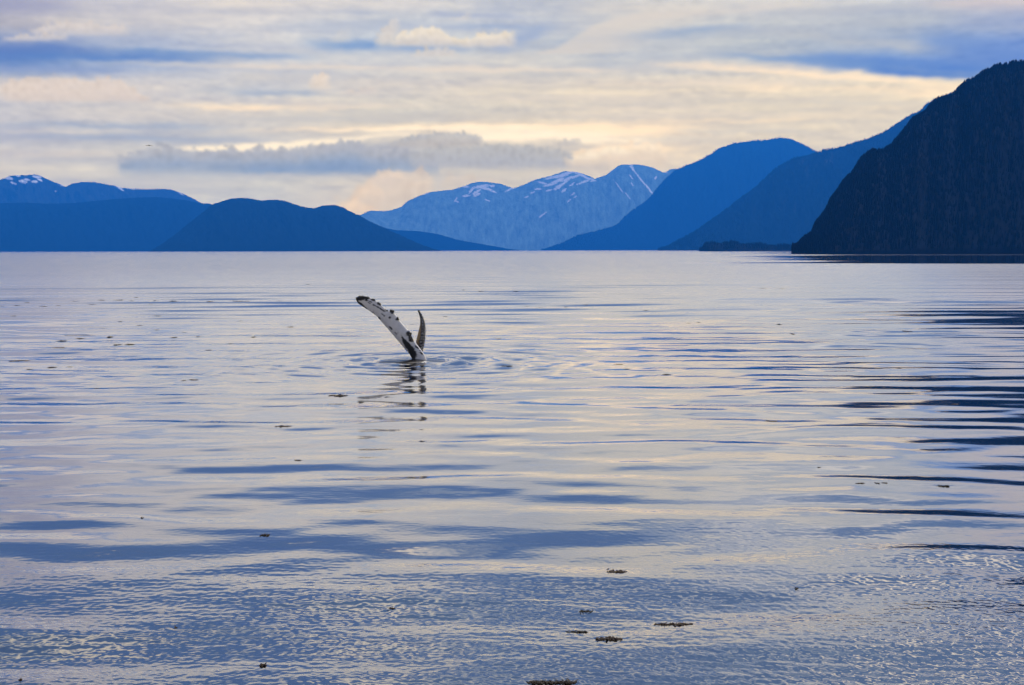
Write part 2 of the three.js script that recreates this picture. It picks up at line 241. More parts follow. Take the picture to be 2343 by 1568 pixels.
{
  const dist = [0.5, 1.5, 3, 4.5, 6, 7.4, 8.4, 9];
  const d0 = 9.35, far = EYE / 0.0016, n = 900;
  for (let i = 0; i <= n; i++) dist.push(EYE / lerp(EYE / d0, EYE / far, i / n));
  for (let d = far * 1.12; d < 17000; d *= 1.12) dist.push(d);
  dist.push(17000);
  const ang = [], half = degToRad(26), m = 1180;
  for (let i = 0; i < 46; i++) ang.push(half + (2 * Math.PI - 2 * half) * i / 46);
  for (let i = 0; i < m; i++) ang.push(2 * Math.PI - half + 2 * half * i / m);
  ang.push(ang[0] + 2 * Math.PI);
  const rows = dist.length, cols = ang.length, pos = new Float32Array(rows * cols * 3), nor = new Float32Array(rows * cols * 3), uv = new Float32Array(rows * cols * 2), index = new Uint32Array((rows - 1) * (cols - 1) * 6), o = [0, 0, 0, 0];
  let k = 0;
  for (let i = 0; i < rows; i++) for (let j = 0; j < cols; j++, k++) {
    const fine = j >= 46 && j < cols - 1, x = Math.sin(ang[j]) * dist[i], z = -Math.cos(ang[j]) * dist[i];
    water(x, z, o);
    if (!fine || i < 8) { o[0] = o[1] = o[2] = 0; }
    const l = Math.hypot(o[1], 1, o[2]);
    pos[k * 3] = x; pos[k * 3 + 1] = o[0]; pos[k * 3 + 2] = z;
    nor[k * 3] = -o[1] / l; nor[k * 3 + 1] = 1 / l; nor[k * 3 + 2] = -o[2] / l;
    uv[k * 2] = 0.02 + 0.96 * o[3]; uv[k * 2 + 1] = 0.5;
  }
  k = 0;
  for (let i = 0; i < rows - 1; i++) for (let j = 0; j < cols - 1; j++) { const a = i * cols + j, b = a + 1, c = a + cols, e = c + 1; index[k++] = a; index[k++] = b; index[k++] = c; index[k++] = b; index[k++] = e; index[k++] = c; }
  // turn the faces up
  const flip = (() => { const v = (q) => new THREE.Vector3().fromArray(pos, index[q] * 3), s = 6 * (cols * 20 + 100), p = v(s), q = v(s + 1), r2 = v(s + 2); return q.sub(p).cross(r2.sub(p)).y < 0; })();
  if (flip) for (let q = 0; q < index.length; q += 3) { const t = index[q]; index[q] = index[q + 1]; index[q + 1] = t; }
  const g = new THREE.BufferGeometry();
  g.setAttribute('position', new THREE.BufferAttribute(pos, 3)); g.setAttribute('normal', new THREE.BufferAttribute(nor, 3)); g.setAttribute('uv', new THREE.BufferAttribute(uv, 2)); g.setIndex(new THREE.BufferAttribute(index, 1));
  const ramp = new Uint8Array(256 * 4); for (let i = 0; i < 256; i++) { const v = Math.round(255 * clamp((i / 255 - 0.02) / 0.96, 0, 1)); ramp.set([v, v, v, 255], i * 4); }
  const rt = new THREE.DataTexture(ramp, 256, 1); rt.magFilter = THREE.LinearFilter; rt.wrapS = rt.wrapT = THREE.ClampToEdgeWrapping; rt.needsUpdate = true;
  const mat = new THREE.MeshPhysicalMaterial({ color: new THREE.Color().setRGB(0.29, 0.265, 0.235), roughness: 1, roughnessMap: rt, metalness: 1, clearcoat: 1, clearcoatRoughness: 1, clearcoatRoughnessMap: rt });
  tag(top(new THREE.Mesh(g, mat), 'water'), 'calm rippled sea filling the lower two thirds of the picture', 'water', null, 'structure');
}

// ---------------------------------------------------------------- hills and mountains
function profileAt(list, x) { if (x <= list[0]) return list[1]; for (let i = 0; i < list.length - 2; i += 2) if (x <= list[i + 2]) { const t = (x - list[i]) / (list[i + 2] - list[i]); return lerp(list[i + 1], list[i + 3], t); } return list[list.length - 1]; }
function hill(name, label, outline, shore, ridge, { cols = 420, rows = 46, rough = 1, seed = 0, color, snow, rock = 0, jag = 1 } = {}) {
  const x0 = outline[0], x1 = outline[outline.length - 2], all = rows + 12;
  const pos = [], col = [], index = [], tops = [];
  let hmax = 1;
  for (let j = 0; j <= cols; j++) {
    const px = lerp(x0, x1, j / cols), smooth = (profileAt(outline, px - 3) + profileAt(outline, px) * 2 + profileAt(outline, px + 3)) / 4;
    const [az, el] = bearing(px, smooth + jag * (1.1 * noise(px * 0.11 + seed, seed) + 0.7 * noise(px * 0.31, seed + 4)));
    tops.push([az, el]); hmax = Math.max(hmax, Math.tan(Math.max(el, 0)) * ridge);
  }
  const base = new THREE.Color(), spare = [0, 0];
  for (let j = 0; j <= cols; j++) {
    const [az, el] = tops[j], px = lerp(x0, x1, j / cols);
    const guess = Math.tan(Math.max(el, 0)) * ridge, dr = shore + (ridge - shore) * Math.sqrt(clamp(guess / hmax, 0.0004, 1)), hr = Math.max(-4, Math.tan(el) * dr + EYE);
    for (let i = 0; i <= all; i++) {
      const t = i / rows;
      let D, h;
      if (t <= 1) {
        D = shore + (dr - shore) * t;
        const f = (D / dr) * (1 - (1 - t) ** 2.0);
        const gully = billow(px * 0.011 + seed * 3 + 0.4 * t, t * 1.3 + seed, 4), cut = (0.34 * gully + 0.10 * billow(px * 0.05 + seed, t * 6, 3)) * rough * (1 - t ** 5) * smoothstep(t, 0, 0.12);
        h = i === 0 ? -6 : hr * f * (1 - cut);
      } else { const b = (t - 1) / (all / rows - 1); D = dr + (ridge - shore) * 0.9 * b + 20 * b; h = lerp(hr, -10, b ** 0.8); }
      pos.push(Math.sin(az) * D, h, -Math.cos(az) * D);
      const v = 0.75 + 0.6 * fbm(px * 0.09 + seed, t * 9 + seed, 4, 0.7) + 0.2 * noise(px * 0.7, t * 70);
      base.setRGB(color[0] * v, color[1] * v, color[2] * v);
      if (rock) { const q = rock * smoothstep(fbm(px * 0.045 - t * 1.1 + seed, t * 3.2 + 9, 4, 0.6), 0.26, 0.5) * smoothstep(t, 0.15, 0.5); base.setRGB(lerp(base.r, 0.07, q), lerp(base.g, 0.08, q), lerp(base.b, 0.085, q)); }
      if (snow && t <= 1.05) { spare[0] = px; spare[1] = 572.5 - (Math.atan2(h - EYE, D)) * FOCAL; const s = snow(spare[0], spare[1], t); if (s > 0) base.setRGB(lerp(base.r, 0.82, s), lerp(base.g, 0.84, s), lerp(base.b, 0.88, s)); }
      col.push(base.r, base.g, base.b);
    }
  }
  const w = all + 1;
  for (let j = 0; j < cols; j++) for (let i = 0; i < all; i++) { const a = j * w + i, b = a + 1, c = a + w, d = c + 1; index.push(a, c, b, b, c, d); }
  const g = new THREE.BufferGeometry();
  g.setAttribute('position', new THREE.Float32BufferAttribute(pos, 3)); g.setAttribute('color', new THREE.Float32BufferAttribute(col, 3)); g.setIndex(index); g.computeVertexNormals();
  const m = top(new THREE.Mesh(g, new THREE.MeshPhysicalMaterial({ vertexColors: true, roughness: 1, metalness: 0, specularIntensity: 0 })), name);
  tag(m, label, name.startsWith('mountain') ? 'mountain' : name.startsWith('headland') ? 'headland' : 'hill', null, 'structure');
  m.userData.grid = undefined; delete m.userData.grid;
  return { pos, cols, rows, w, x0, x1 };
}
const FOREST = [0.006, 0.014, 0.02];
// snow: patches as x, y, half length, half height, tilt (degrees, clockwise down)
const SNOW_FAR = [[1062, 428, 12, 2.5, 6], [1078, 436, 10, 3, -50], [1100, 428, 20, 3.5, -8], [1090, 440, 13, 3, -30], [1112, 433, 14, 3, 12], [1128, 439, 10, 2.4, 20], [1090, 447, 9, 3, -25], [1066, 449, 10, 2.6, -5], [1042, 458, 7, 1.6, -55], [1045, 462, 6, 1.6, 30], [1125, 427, 6, 3, 0], [1114, 459, 7, 1.3, 20], [1163, 436, 10, 2, -25], [1172, 432, 6, 2, 0],
  [1224, 412, 12, 1.8, -25], [1240, 406, 12, 2.2, -20], [1262, 408, 18, 3, -12], [1284, 404, 22, 4, -14], [1300, 398, 18, 3.2, -14], [1275, 416, 18, 4, -22], [1298, 412, 14, 3.4, -26], [1258, 424, 16, 3, -14], [1240, 420, 14, 2, 12], [1276, 430, 12, 4.5, -30], [1316, 406, 12, 3, -20], [1290, 421, 12, 2.2, -30], [1320, 398, 16, 2.6, 18], [1338, 407, 16, 2.8, 24], [1352, 412, 12, 2, 18], [1336, 418, 18, 2.4, -20], [1308, 424, 8, 2, -35], [1230, 434, 10, 2, 0], [1218, 442, 6, 1.6, -20], [1204, 452, 6, 1.4, -20], [1256, 437, 8, 2, -10], [1290, 437, 7, 3, -40], [1310, 446, 6, 1.4, -30], [1302, 460, 7, 1.4, -40], [1316, 452, 5, 1.2, -30], [1356, 416, 6, 2, -20], [1380, 401, 12, 2, -25], [1396, 394, 8, 2, -35], [1370, 406, 7, 1.6, -20],
  [1446, 386, 3.5, 9, -20], [1452, 396, 20, 1.6, 48], [1468, 416, 22, 1.8, 50], [1484, 434, 16, 2.2, 52], [1444, 408, 8, 1.3, 50], [1416, 430, 20, 1.2, 54], [1436, 450, 10, 1, 52], [1500, 410, 4, 2.4, -50], [1512, 391, 9, 1.8, 36], [1522, 396, 7, 2.4, 40], [1242, 492, 12, 1.6, -38], [1238, 494, 6, 1.2, -20], [972, 445, 8, 1.2, -15], [1446, 424, 5, 1.2, 60]];
const SNOW_LEFT = [[18, 417, 9, 2.6, 12], [38, 410, 7, 2.4, 25], [52, 424, 8, 2.8, 8], [60, 420, 6, 2, 0], [84, 414, 9, 2, 8], [90, 420, 6, 1.6, 20], [78, 424, 6, 2, 0], [105, 412, 10, 1.6, 28], [122, 419, 10, 1.8, 28], [138, 427, 10, 2.4, 18], [145, 430, 6, 2, -10], [30, 428, 6, 1.6, 20], [66, 405, 6, 1.4, 20], [8, 406, 7, 1.6, 0], [245, 425, 9, 1.3, 20], [268, 432, 10, 1.6, 26], [290, 434, 10, 1.5, 14], [276, 438, 6, 1.3, 30], [300, 436, 6, 1.3, 20], [340, 436, 10, 1, 0], [372, 435, 9, 1, 0], [205, 420, 9, 1, 0], [126, 444, 2, 1, 0], [412, 446, 7, 1.1, 30]];
const snowOf = (list) => (x, y, t) => {
  let s = 0;
  for (const [cx, cy, a, b, deg] of list) {
    const dx = x - cx, dy = y - cy; if (Math.abs(dx) > a * 1.5 + 3 || Math.abs(dy) > a * 1.5 + 5) continue;
    const c = Math.cos(deg * Math.PI / 180), n = Math.sin(deg * Math.PI / 180), u = (dx * c + dy * n) / a, v = (-dx * n + dy * c) / b, q = u * u + v * v + 0.7 * noise(x * 0.22, y * 0.4);
    s = Math.max(s, 1 - smoothstep(q, 0.55, 1.25));
  }
  return s;
};
const FAR = [760, 560, 800, 500, 823.6, 492, 845, 482, 885, 483, 899.5, 479, 917.5, 474, 932, 460, 961, 447, 986, 439, 1033, 434.4, 1062, 425.4, 1087.5, 416.3, 1116, 416.3, 1149, 421.8, 1174, 431, 1196, 423.6, 1225, 411, 1261, 402, 1290, 392, 1319, 393, 1340, 400, 1362, 409, 1387, 400, 1413, 380, 1423.5, 376.6, 1463, 376.6, 1488.6, 382, 1510, 391, 1521, 396.5, 1532, 387.4, 1550, 386, 1600, 410, 1700, 470, 1800, 560];
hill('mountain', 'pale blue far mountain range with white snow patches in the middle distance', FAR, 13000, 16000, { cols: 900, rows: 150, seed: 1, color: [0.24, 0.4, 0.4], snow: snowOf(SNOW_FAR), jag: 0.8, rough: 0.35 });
const LEFT_FAR = [-260, 440, -120, 425, -40, 415, 0, 411.6, 20, 403, 37, 400.5, 60, 401.5, 82, 399, 97, 405, 114, 413, 134, 420.7, 149, 427.7, 164.5, 420, 188, 416.6, 215, 416.6, 232, 420, 255, 424, 279, 429.4, 302, 432, 336, 433.4, 369, 432, 393, 434.5, 416, 442, 440, 453.6, 460, 465, 500, 490, 600, 568];
hill('mountain', 'blue mountain ridge flecked with snow at the far left behind the lower hills', LEFT_FAR, 11400, 13400, { cols: 700, rows: 110, seed: 2, color: [0.035, 0.045, 0.04], snow: snowOf(SNOW_LEFT.map(([x, y, a, b, t]) => [x, y, a * 1.25, b * 1.4, t])), jag: 1 });
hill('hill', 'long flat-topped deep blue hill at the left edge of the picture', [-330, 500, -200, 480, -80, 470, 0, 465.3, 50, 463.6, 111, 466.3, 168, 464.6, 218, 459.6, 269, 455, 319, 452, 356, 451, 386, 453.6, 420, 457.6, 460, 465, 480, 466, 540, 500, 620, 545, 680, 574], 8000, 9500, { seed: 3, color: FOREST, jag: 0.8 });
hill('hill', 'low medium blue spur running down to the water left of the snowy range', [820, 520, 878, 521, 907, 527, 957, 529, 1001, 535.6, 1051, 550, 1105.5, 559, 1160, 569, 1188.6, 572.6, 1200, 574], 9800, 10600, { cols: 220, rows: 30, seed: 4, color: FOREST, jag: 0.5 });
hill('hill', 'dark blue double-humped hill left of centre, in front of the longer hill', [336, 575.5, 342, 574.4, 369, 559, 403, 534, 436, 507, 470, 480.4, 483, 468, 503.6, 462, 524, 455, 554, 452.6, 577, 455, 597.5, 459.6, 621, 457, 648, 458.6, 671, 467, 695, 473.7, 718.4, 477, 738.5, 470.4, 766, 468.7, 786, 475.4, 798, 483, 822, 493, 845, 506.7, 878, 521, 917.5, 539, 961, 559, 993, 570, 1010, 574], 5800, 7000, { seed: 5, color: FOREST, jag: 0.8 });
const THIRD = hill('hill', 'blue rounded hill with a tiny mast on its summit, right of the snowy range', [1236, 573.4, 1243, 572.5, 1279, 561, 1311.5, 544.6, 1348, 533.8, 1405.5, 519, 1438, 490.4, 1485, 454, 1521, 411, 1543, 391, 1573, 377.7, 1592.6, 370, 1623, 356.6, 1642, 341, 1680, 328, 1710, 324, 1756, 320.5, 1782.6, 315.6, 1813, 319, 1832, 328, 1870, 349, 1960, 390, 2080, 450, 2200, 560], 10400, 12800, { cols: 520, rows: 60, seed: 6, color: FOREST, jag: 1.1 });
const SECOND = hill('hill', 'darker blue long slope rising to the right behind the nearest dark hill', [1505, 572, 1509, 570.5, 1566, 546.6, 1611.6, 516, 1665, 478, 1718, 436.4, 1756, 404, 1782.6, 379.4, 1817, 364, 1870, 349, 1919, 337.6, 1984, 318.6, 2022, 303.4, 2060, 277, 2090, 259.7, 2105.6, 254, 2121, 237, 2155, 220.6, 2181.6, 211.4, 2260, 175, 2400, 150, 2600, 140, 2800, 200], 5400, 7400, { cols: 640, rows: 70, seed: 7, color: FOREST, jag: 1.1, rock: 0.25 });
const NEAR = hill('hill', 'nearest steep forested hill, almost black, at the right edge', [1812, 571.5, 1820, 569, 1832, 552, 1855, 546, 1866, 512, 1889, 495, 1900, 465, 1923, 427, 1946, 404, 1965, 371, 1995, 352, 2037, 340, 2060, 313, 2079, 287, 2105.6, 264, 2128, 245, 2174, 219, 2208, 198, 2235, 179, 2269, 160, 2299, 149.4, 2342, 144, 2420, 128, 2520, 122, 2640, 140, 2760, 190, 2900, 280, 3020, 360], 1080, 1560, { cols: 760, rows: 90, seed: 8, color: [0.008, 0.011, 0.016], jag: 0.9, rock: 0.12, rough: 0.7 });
const POINT = hill('headland', 'low dark wooded point at the foot of the second hill', [1600, 571.5, 1606, 569.4, 1611.6, 560, 1630.6, 556, 1680, 557, 1718, 560, 1775, 562, 1824, 564, 1860, 566, 1900, 571], 2700, 2800, { cols: 200, rows: 12, seed: 9, color: [0.008, 0.011, 0.016], jag: 0.8 });

// ---------------------------------------------------------------- conifers on the nearer slopes, a wood that reads as one mass
{
  const cone = (r, h, y) => { const g = new THREE.ConeGeometry(r, h, 6, 1, true); g.translate(0, y + h / 2, 0); return g; };
  const tree = mergeGeometries([cone(0.2, 0.5, 0.02), cone(0.16, 0.45, 0.3), cone(0.1, 0.4, 0.6)]);
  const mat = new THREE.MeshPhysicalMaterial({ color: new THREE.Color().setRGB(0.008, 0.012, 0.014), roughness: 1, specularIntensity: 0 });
  const wood = (h, n, lo, hi, seed, label) => {
    const r = rng(seed), mesh = new THREE.InstancedMesh(tree, mat, n), m = new THREE.Matrix4(), q = new THREE.Quaternion(), s = new THREE.Vector3(), p = new THREE.Vector3(), a = new THREE.Vector3(), b = new THREE.Vector3();
    for (let k = 0; k < n; k++) {
      const u = r() * h.cols, j = Math.min(h.cols - 1, Math.floor(u)), ridge = r() < 0.28, v = ridge ? h.rows * (0.97 + 0.035 * r()) : h.rows * (0.01 + 0.99 * r()), i = Math.floor(v);
      const g = (jj, ii, o) => o.fromArray(h.pos, (jj * h.w + ii) * 3);
      g(j, i, a).lerp(g(j, i + 1, b), v - i); p.copy(a); g(j + 1, i, a).lerp(g(j + 1, i + 1, b), v - i); p.lerp(a, u - j);
      const size = lerp(lo, hi, r() ** 1.6) * (0.75 + 0.5 * noise(u * 0.05, seed)), grown = p.y < 0.5 ? 0.01 : size;
      q.setFromAxisAngle(new THREE.Vector3(0, 1, 0), r() * 6.283); s.set(grown * lerp(0.8, 1.3, r()), grown, grown * lerp(0.8, 1.3, r())); p.y -= 0.5;
      mesh.setMatrixAt(k, m.compose(p, q, s));
    }
    tag(top(mesh, 'forest'), label, 'forest', null, 'stuff');
  };
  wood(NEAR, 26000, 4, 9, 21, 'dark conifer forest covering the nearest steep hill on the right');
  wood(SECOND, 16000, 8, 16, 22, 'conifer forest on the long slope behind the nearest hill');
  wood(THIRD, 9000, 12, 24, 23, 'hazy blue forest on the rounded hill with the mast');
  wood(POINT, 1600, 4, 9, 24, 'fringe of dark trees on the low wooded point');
}
{ // mast on the summit
  const [az, el] = bearing(1784, 316.5), D = 12700, mast = new THREE.Group(), mm = std(0.3, 0.3, 0.3, 0.6);
  mast.position.set(Math.sin(az) * D, Math.tan(el) * D + EYE - 4, -Math.cos(az) * D);
  const H = 34, legs = [];
  for (let k = 0; k < 3; k++) { const a = k * 2.094, g = new THREE.CylinderGeometry(0.35, 0.5, H, 6); g.translate(Math.cos(a) * 1.3, H / 2, Math.sin(a) * 1.3); part(mast, 'leg', g, mm); }
  for (let k = 1; k < 8; k++) { const g = new THREE.TorusGeometry(1.3, 0.2, 5, 12); g.rotateX(Math.PI / 2); g.translate(0, k * H / 8, 0); legs.push(g); }
  for (const g of legs) part(mast, 'brace', g, mm);
  const dish = new THREE.CylinderGeometry(2, 1.4, 1, 14); dish.rotateX(Math.PI / 2); dish.translate(0, H - 4, 1.6); part(mast, 'antenna_dish', dish, std(0.6, 0.6, 0.6, 0.5));
  tag(top(mast, 'radio_mast'), 'tiny thin radio mast standing on the summit of the rounded blue hill', 'mast');
}

// ---------------------------------------------------------------- the whale: two pectoral flippers out of the water, the rest of the animal under it
const crop = (X, Y) => [726 + X * 0.2507, 635 + Y * 0.2507];  // one view of the flippers, in its own units
function resample(pts, n) {
  const L = [0]; for (let i = 1; i < pts.length; i++) L.push(L[i - 1] + Math.hypot(pts[i][0] - pts[i - 1][0], pts[i][1] - pts[i - 1][1]));
  const out = []; let k = 0;
  for (let i = 0; i <= n; i++) { const s = L[L.length - 1] * i / n; while (k < pts.length - 2 && L[k + 1] < s) k++; const t = clamp((s - L[k]) / (L[k + 1] - L[k]), 0, 1); out.push([lerp(pts[k][0], pts[k + 1][0], t), lerp(pts[k][1], pts[k + 1][1], t)]); }
  return out;
}
function flipper(lead, trail, z, thick, bend, paint, n = 150, m = 44) {
  const U = resample(lead, n), L = resample(trail, n), pos = [], col = [], index = [], c = [0, 0, 0];
  const sm = (a) => a.map((p, i) => { const q = a[Math.max(0, i - 1)], r = a[Math.min(n, i + 1)]; return [(q[0] + 2 * p[0] + r[0]) / 4, (q[1] + 2 * p[1] + r[1]) / 4]; });
  const u = sm(U), l = sm(L);
  for (let i = 0; i <= n; i++) {
    const pu = onPlane(...crop(...u[i]), z), pl = onPlane(...crop(...l[i]), z), mid = pu.clone().add(pl).multiplyScalar(0.5), hw = pu.clone().sub(pl).multiplyScalar(0.5), chord = hw.length() * 2;
    for (let j = 0; j < m; j++) {
      const a = j / m * Math.PI * 2, cc = Math.cos(a), ss = Math.sin(a), body = thick(i / n, chord) * ss * (0.78 + 0.3 * cc - 0.08 * cc * cc);  // blunt leading edge, thin trailing edge
      const X = lerp(l[i][0], u[i][0], 0.5 + 0.5 * cc), Y = lerp(l[i][1], u[i][1], 0.5 + 0.5 * cc), dent = 1 + 0.05 * fbm(X * 0.02, Y * 0.02 + ss, 3);
      const p = mid.clone().addScaledVector(hw, cc); p.z += body * dent + bend(i / n, cc);
      pos.push(p.x, p.y, p.z); paint(X, Y, cc, ss, i / n, c); col.push(...c);
    }
  }
  for (let i = 0; i < n; i++) for (let j = 0; j < m; j++) { const a = i * m + j, b = i * m + (j + 1) % m, d = a + m, e = b + m; index.push(a, b, d, b, e, d); }
  const tip = pos.length / 3; const at = (i) => { let s = [0, 0, 0]; for (let j = 0; j < m; j++) for (let q = 0; q < 3; q++) s[q] += pos[(i * m + j) * 3 + q] / m; return s; };
  pos.push(...at(0), ...at(n)); col.push(0.02, 0.02, 0.02, 0.02, 0.02, 0.02);
  for (let j = 0; j < m; j++) index.push(tip, (j + 1) % m, j, tip + 1, n * m + j, n * m + (j + 1) % m);
  const g = new THREE.BufferGeometry();
  g.setAttribute('position', new THREE.Float32BufferAttribute(pos, 3)); g.setAttribute('color', new THREE.Float32BufferAttribute(col, 3)); g.setIndex(index); g.computeVertexNormals();
  // outward faces
  const nn = g.attributes.normal, pp = g.attributes.position; let s = 0; for (let j = 0; j < m; j++) { const k = (n >> 1) * m + j; s += nn.getZ(k) * (pp.getZ(k) - at(n >> 1)[2]); }
  if (s < 0) { const ix = g.index.array; for (let q = 0; q < ix.length; q += 3) { const t = ix[q]; ix[q] = ix[q + 1]; ix[q + 1] = t; } g.computeVertexNormals(); }
  return g;
}
{
  const whale = new THREE.Group(); whale.position.copy(whaleAt);
  const skin = new THREE.MeshPhysicalMaterial({ vertexColors: true, roughness: 0.55, metalness: 0, clearcoat: 0.12, clearcoatRoughness: 0.3, specularIntensity: 0.6 });
  const local = (g) => { g.translate(-whaleAt.x, -whaleAt.y, -whaleAt.z); return g; };
  const z1 = whaleAt.z, z2 = whaleAt.z - 1.4;
  const lead1 = [[340, 203], [348, 186], [372, 174], [400, 171], [440, 175], [470, 184], [500, 196], [528, 212], [560, 232], [578, 250], [600, 275], [628, 300], [655, 305], [690, 318], [712, 345], [735, 372], [748, 395], [780, 430], [815, 472], [838, 495], [858, 530], [872, 565], [902, 604], [940, 652], [970, 694], [998, 752], [1040, 840], [1060, 900]];
  const trail1 = [[340, 203], [348, 224], [364, 244], [400, 266], [440, 292], [500, 331], [535, 357], [560, 388], [620, 452], [680, 522], [740, 592], [800, 662], [838, 702], [862, 748], [880, 840], [890, 900]];
  // dark patches on the pale flipper: x, y, half length, half width, tilt, ragged
  const SPOTS = [[372, 190, 34, 18, 0], [408, 186, 24, 16, 0], [350, 206, 14, 16, 40], [385, 248, 40, 10, 36], [425, 278, 22, 6, 36], [446, 187, 22, 12, 0], [505, 205, 20, 9, 20], [560, 240, 18, 10, 30], [520, 258, 22, 4, 25], [548, 272, 14, 5, 30], [575, 288, 14, 5, 35], [598, 302, 20, 5, 30], [590, 340, 12, 4, 40], [606, 352, 7, 4, 40], [660, 367, 9, 8, 0], [665, 465, 18, 6, 40], [712, 512, 14, 3, 45], [735, 374, 12, 16, 60], [480, 222, 16, 4, 20], [440, 210, 14, 4, 20], [466, 236, 12, 3, 30], [630, 296, 16, 8, 30], [682, 308, 24, 16, 30],
    [842, 512, 26, 22, 60], [850, 560, 24, 14, 70], [868, 575, 12, 7, 60], [785, 570, 26, 9, 62], [805, 600, 40, 16, 52], [830, 630, 56, 20, 50], [858, 662, 60, 20, 55], [880, 705, 40, 12, 80], [850, 700, 36, 10, 62], [868, 735, 20, 12, 80], [915, 640, 12, 5, 40], [948, 690, 14, 6, 40], [935, 665, 7, 3, 40], [896, 628, 5, 8, 0], [560, 375, 14, 5, 48], [620, 450, 10, 3, 48], [500, 330, 16, 4, 35], [790, 655, 12, 4, 50]];
  const paint1 = (X, Y, cc, ss, t, c) => {
    let k = 0; const rag = 0.9 * fbm(X * 0.06, Y * 0.06, 3, 0.7) + 0.35 * noise(X * 0.25, Y * 0.25) - 0.3;
    for (const [x, y, a, b, deg] of SPOTS) { const dx = X - x, dy = Y - y; if (Math.abs(dx) > a * 2 + 8 || Math.abs(dy) > a * 2 + 8) continue; const co = Math.cos(deg * Math.PI / 180), si = Math.sin(deg * Math.PI / 180), u = (dx * co + dy * si) / (a * 1.12), v = (-dx * si + dy * co) / (b * 1.3); k = Math.max(k, 1 - smoothstep(u * u + v * v + rag, 0.65, 1.15)); }
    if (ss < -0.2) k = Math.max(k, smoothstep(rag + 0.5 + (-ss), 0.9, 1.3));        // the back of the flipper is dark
    k = Math.max(k, 0.85 * smoothstep(noise(X * 0.11 + 40, Y * 0.11), 0.62, 0.72) * smoothstep(noise(X * 0.02, Y * 0.02 + 8), 0.0, 0.3));
    k = Math.max(k, 0.45 * smoothstep(-cc, 0.2, 1) * clamp(0.8 + rag, 0, 1));  // shade along the lower trailing edge, put into the skin colour
    const dirt = 0.1 * fbm(X * 0.03 + 9, Y * 0.03, 3) + 0.05 * noise(X * 0.3, Y * 0.1), w = [0.76 + dirt, 0.71 + dirt, 0.65 + dirt], dk = [0.02, 0.018, 0.016];
    for (let q = 0; q < 3; q++) c[q] = clamp(lerp(w[q], dk[q], k), 0.01, 0.85);
  };
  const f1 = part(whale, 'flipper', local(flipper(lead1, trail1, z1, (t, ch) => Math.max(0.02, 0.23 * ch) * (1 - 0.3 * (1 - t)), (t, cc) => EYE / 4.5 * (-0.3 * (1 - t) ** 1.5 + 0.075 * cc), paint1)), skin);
  tag(f1, 'white flipper with black blotches and knobbly edge, leaning left');
  const lead2 = [[926, 289], [936, 292], [946, 310], [960, 334], [968, 352], [978, 382], [986, 410], [992, 460], [990, 510], [986, 560], [978, 606], [968, 652], [962, 690], [958, 760], [955, 840]];
  const trail2 = [[926, 289], [924, 304], [932, 324], [940, 350], [944, 384], [943, 420], [934, 460], [922, 505], [910, 550], [902, 586], [908, 612], [925, 640], [938, 665], [942, 690], [940, 760], [935, 840]];
  const paint2 = (X, Y, cc, ss, t, c) => {
    const rag = fbm(X * 0.08, Y * 0.05, 3, 0.7), fine = noise(X * 0.35, Y * 0.28);
    let w = [0.013, 0.012, 0.011];
    const gold = smoothstep(-0.05 - cc + 0.4 * rag, 0, 0.3) * smoothstep(Y, 400, 470) * (1 - smoothstep(Y, 575, 625));  // golden light on the blade, put into its colour
    const tone = 0.6 + 0.5 * rag + 0.3 * fine; w = [lerp(w[0], 0.48 * tone, gold), lerp(w[1], 0.29 * tone, gold), lerp(w[2], 0.11 * tone, gold)];
    const pale = smoothstep(Y, 340, 390) * (1 - smoothstep(Y, 440, 470)) * smoothstep(-cc, 0.0, 0.4); w = w.map((v, q) => lerp(v, [0.05, 0.045, 0.035][q], pale * clamp(0.5 + rag, 0, 1)));
    const bead = smoothstep(0.55 * Math.sin(Y * 0.24 + 3 * rag) + 1.3 * fine, 0.15, 0.55) * Math.exp(-(((cc - 0.25) / 0.22) ** 2)) * smoothstep(Y, 330, 370);
    const bead2 = smoothstep(Math.sin(Y * 0.27 + 2) + fine, 0.4, 0.8) * Math.exp(-(((cc - 0.75) / 0.13) ** 2)) * smoothstep(Y, 420, 480);
    w = w.map((v) => lerp(v, 0.7, Math.max(bead, bead2 * 0.9)));
    for (let q = 0; q < 3; q++) c[q] = clamp(w[q], 0.012, 0.8);
  };
  const f2 = part(whale, 'flipper', local(flipper(lead2, trail2, z2, (t, ch) => EYE / 4.5 * (0.06 + 0.32 * Math.sin(Math.PI * clamp(t * 0.9 + 0.05, 0, 1))), (t) => EYE / 4.5 * 0.6 * (1 - t), paint2, 150, 40)), skin);
  tag(f2, 'narrow dark flipper seen edge-on with white beads and a golden patch');
  // knobs along the leading edges
  const knobMat = std(0.022, 0.019, 0.017, 0.5), r = rng(91);
  const knob = (f, X, Y, size, z, dz = 0) => {
    const g = new THREE.IcosahedronGeometry(1, 3), p = g.attributes.position;
    for (let i = 0; i < p.count; i++) { const v = new THREE.Vector3().fromBufferAttribute(p, i), k = 1 + 0.28 * noise(v.x * 2 + X, v.y * 2 + v.z * 1.7 + Y); p.setXYZ(i, v.x * k, v.y * k * 0.9, v.z * k); }
    g.scale(size, size, size); g.computeVertexNormals();
    const at = onPlane(...crop(X, Y), z); g.translate(at.x, at.y, at.z + dz * SZ);
    part(f, 'tubercle', local(g), knobMat);
  };
  const SZ = EYE / 4.5, mm = 0.0045 * SZ;                                            // metres per unit of that view
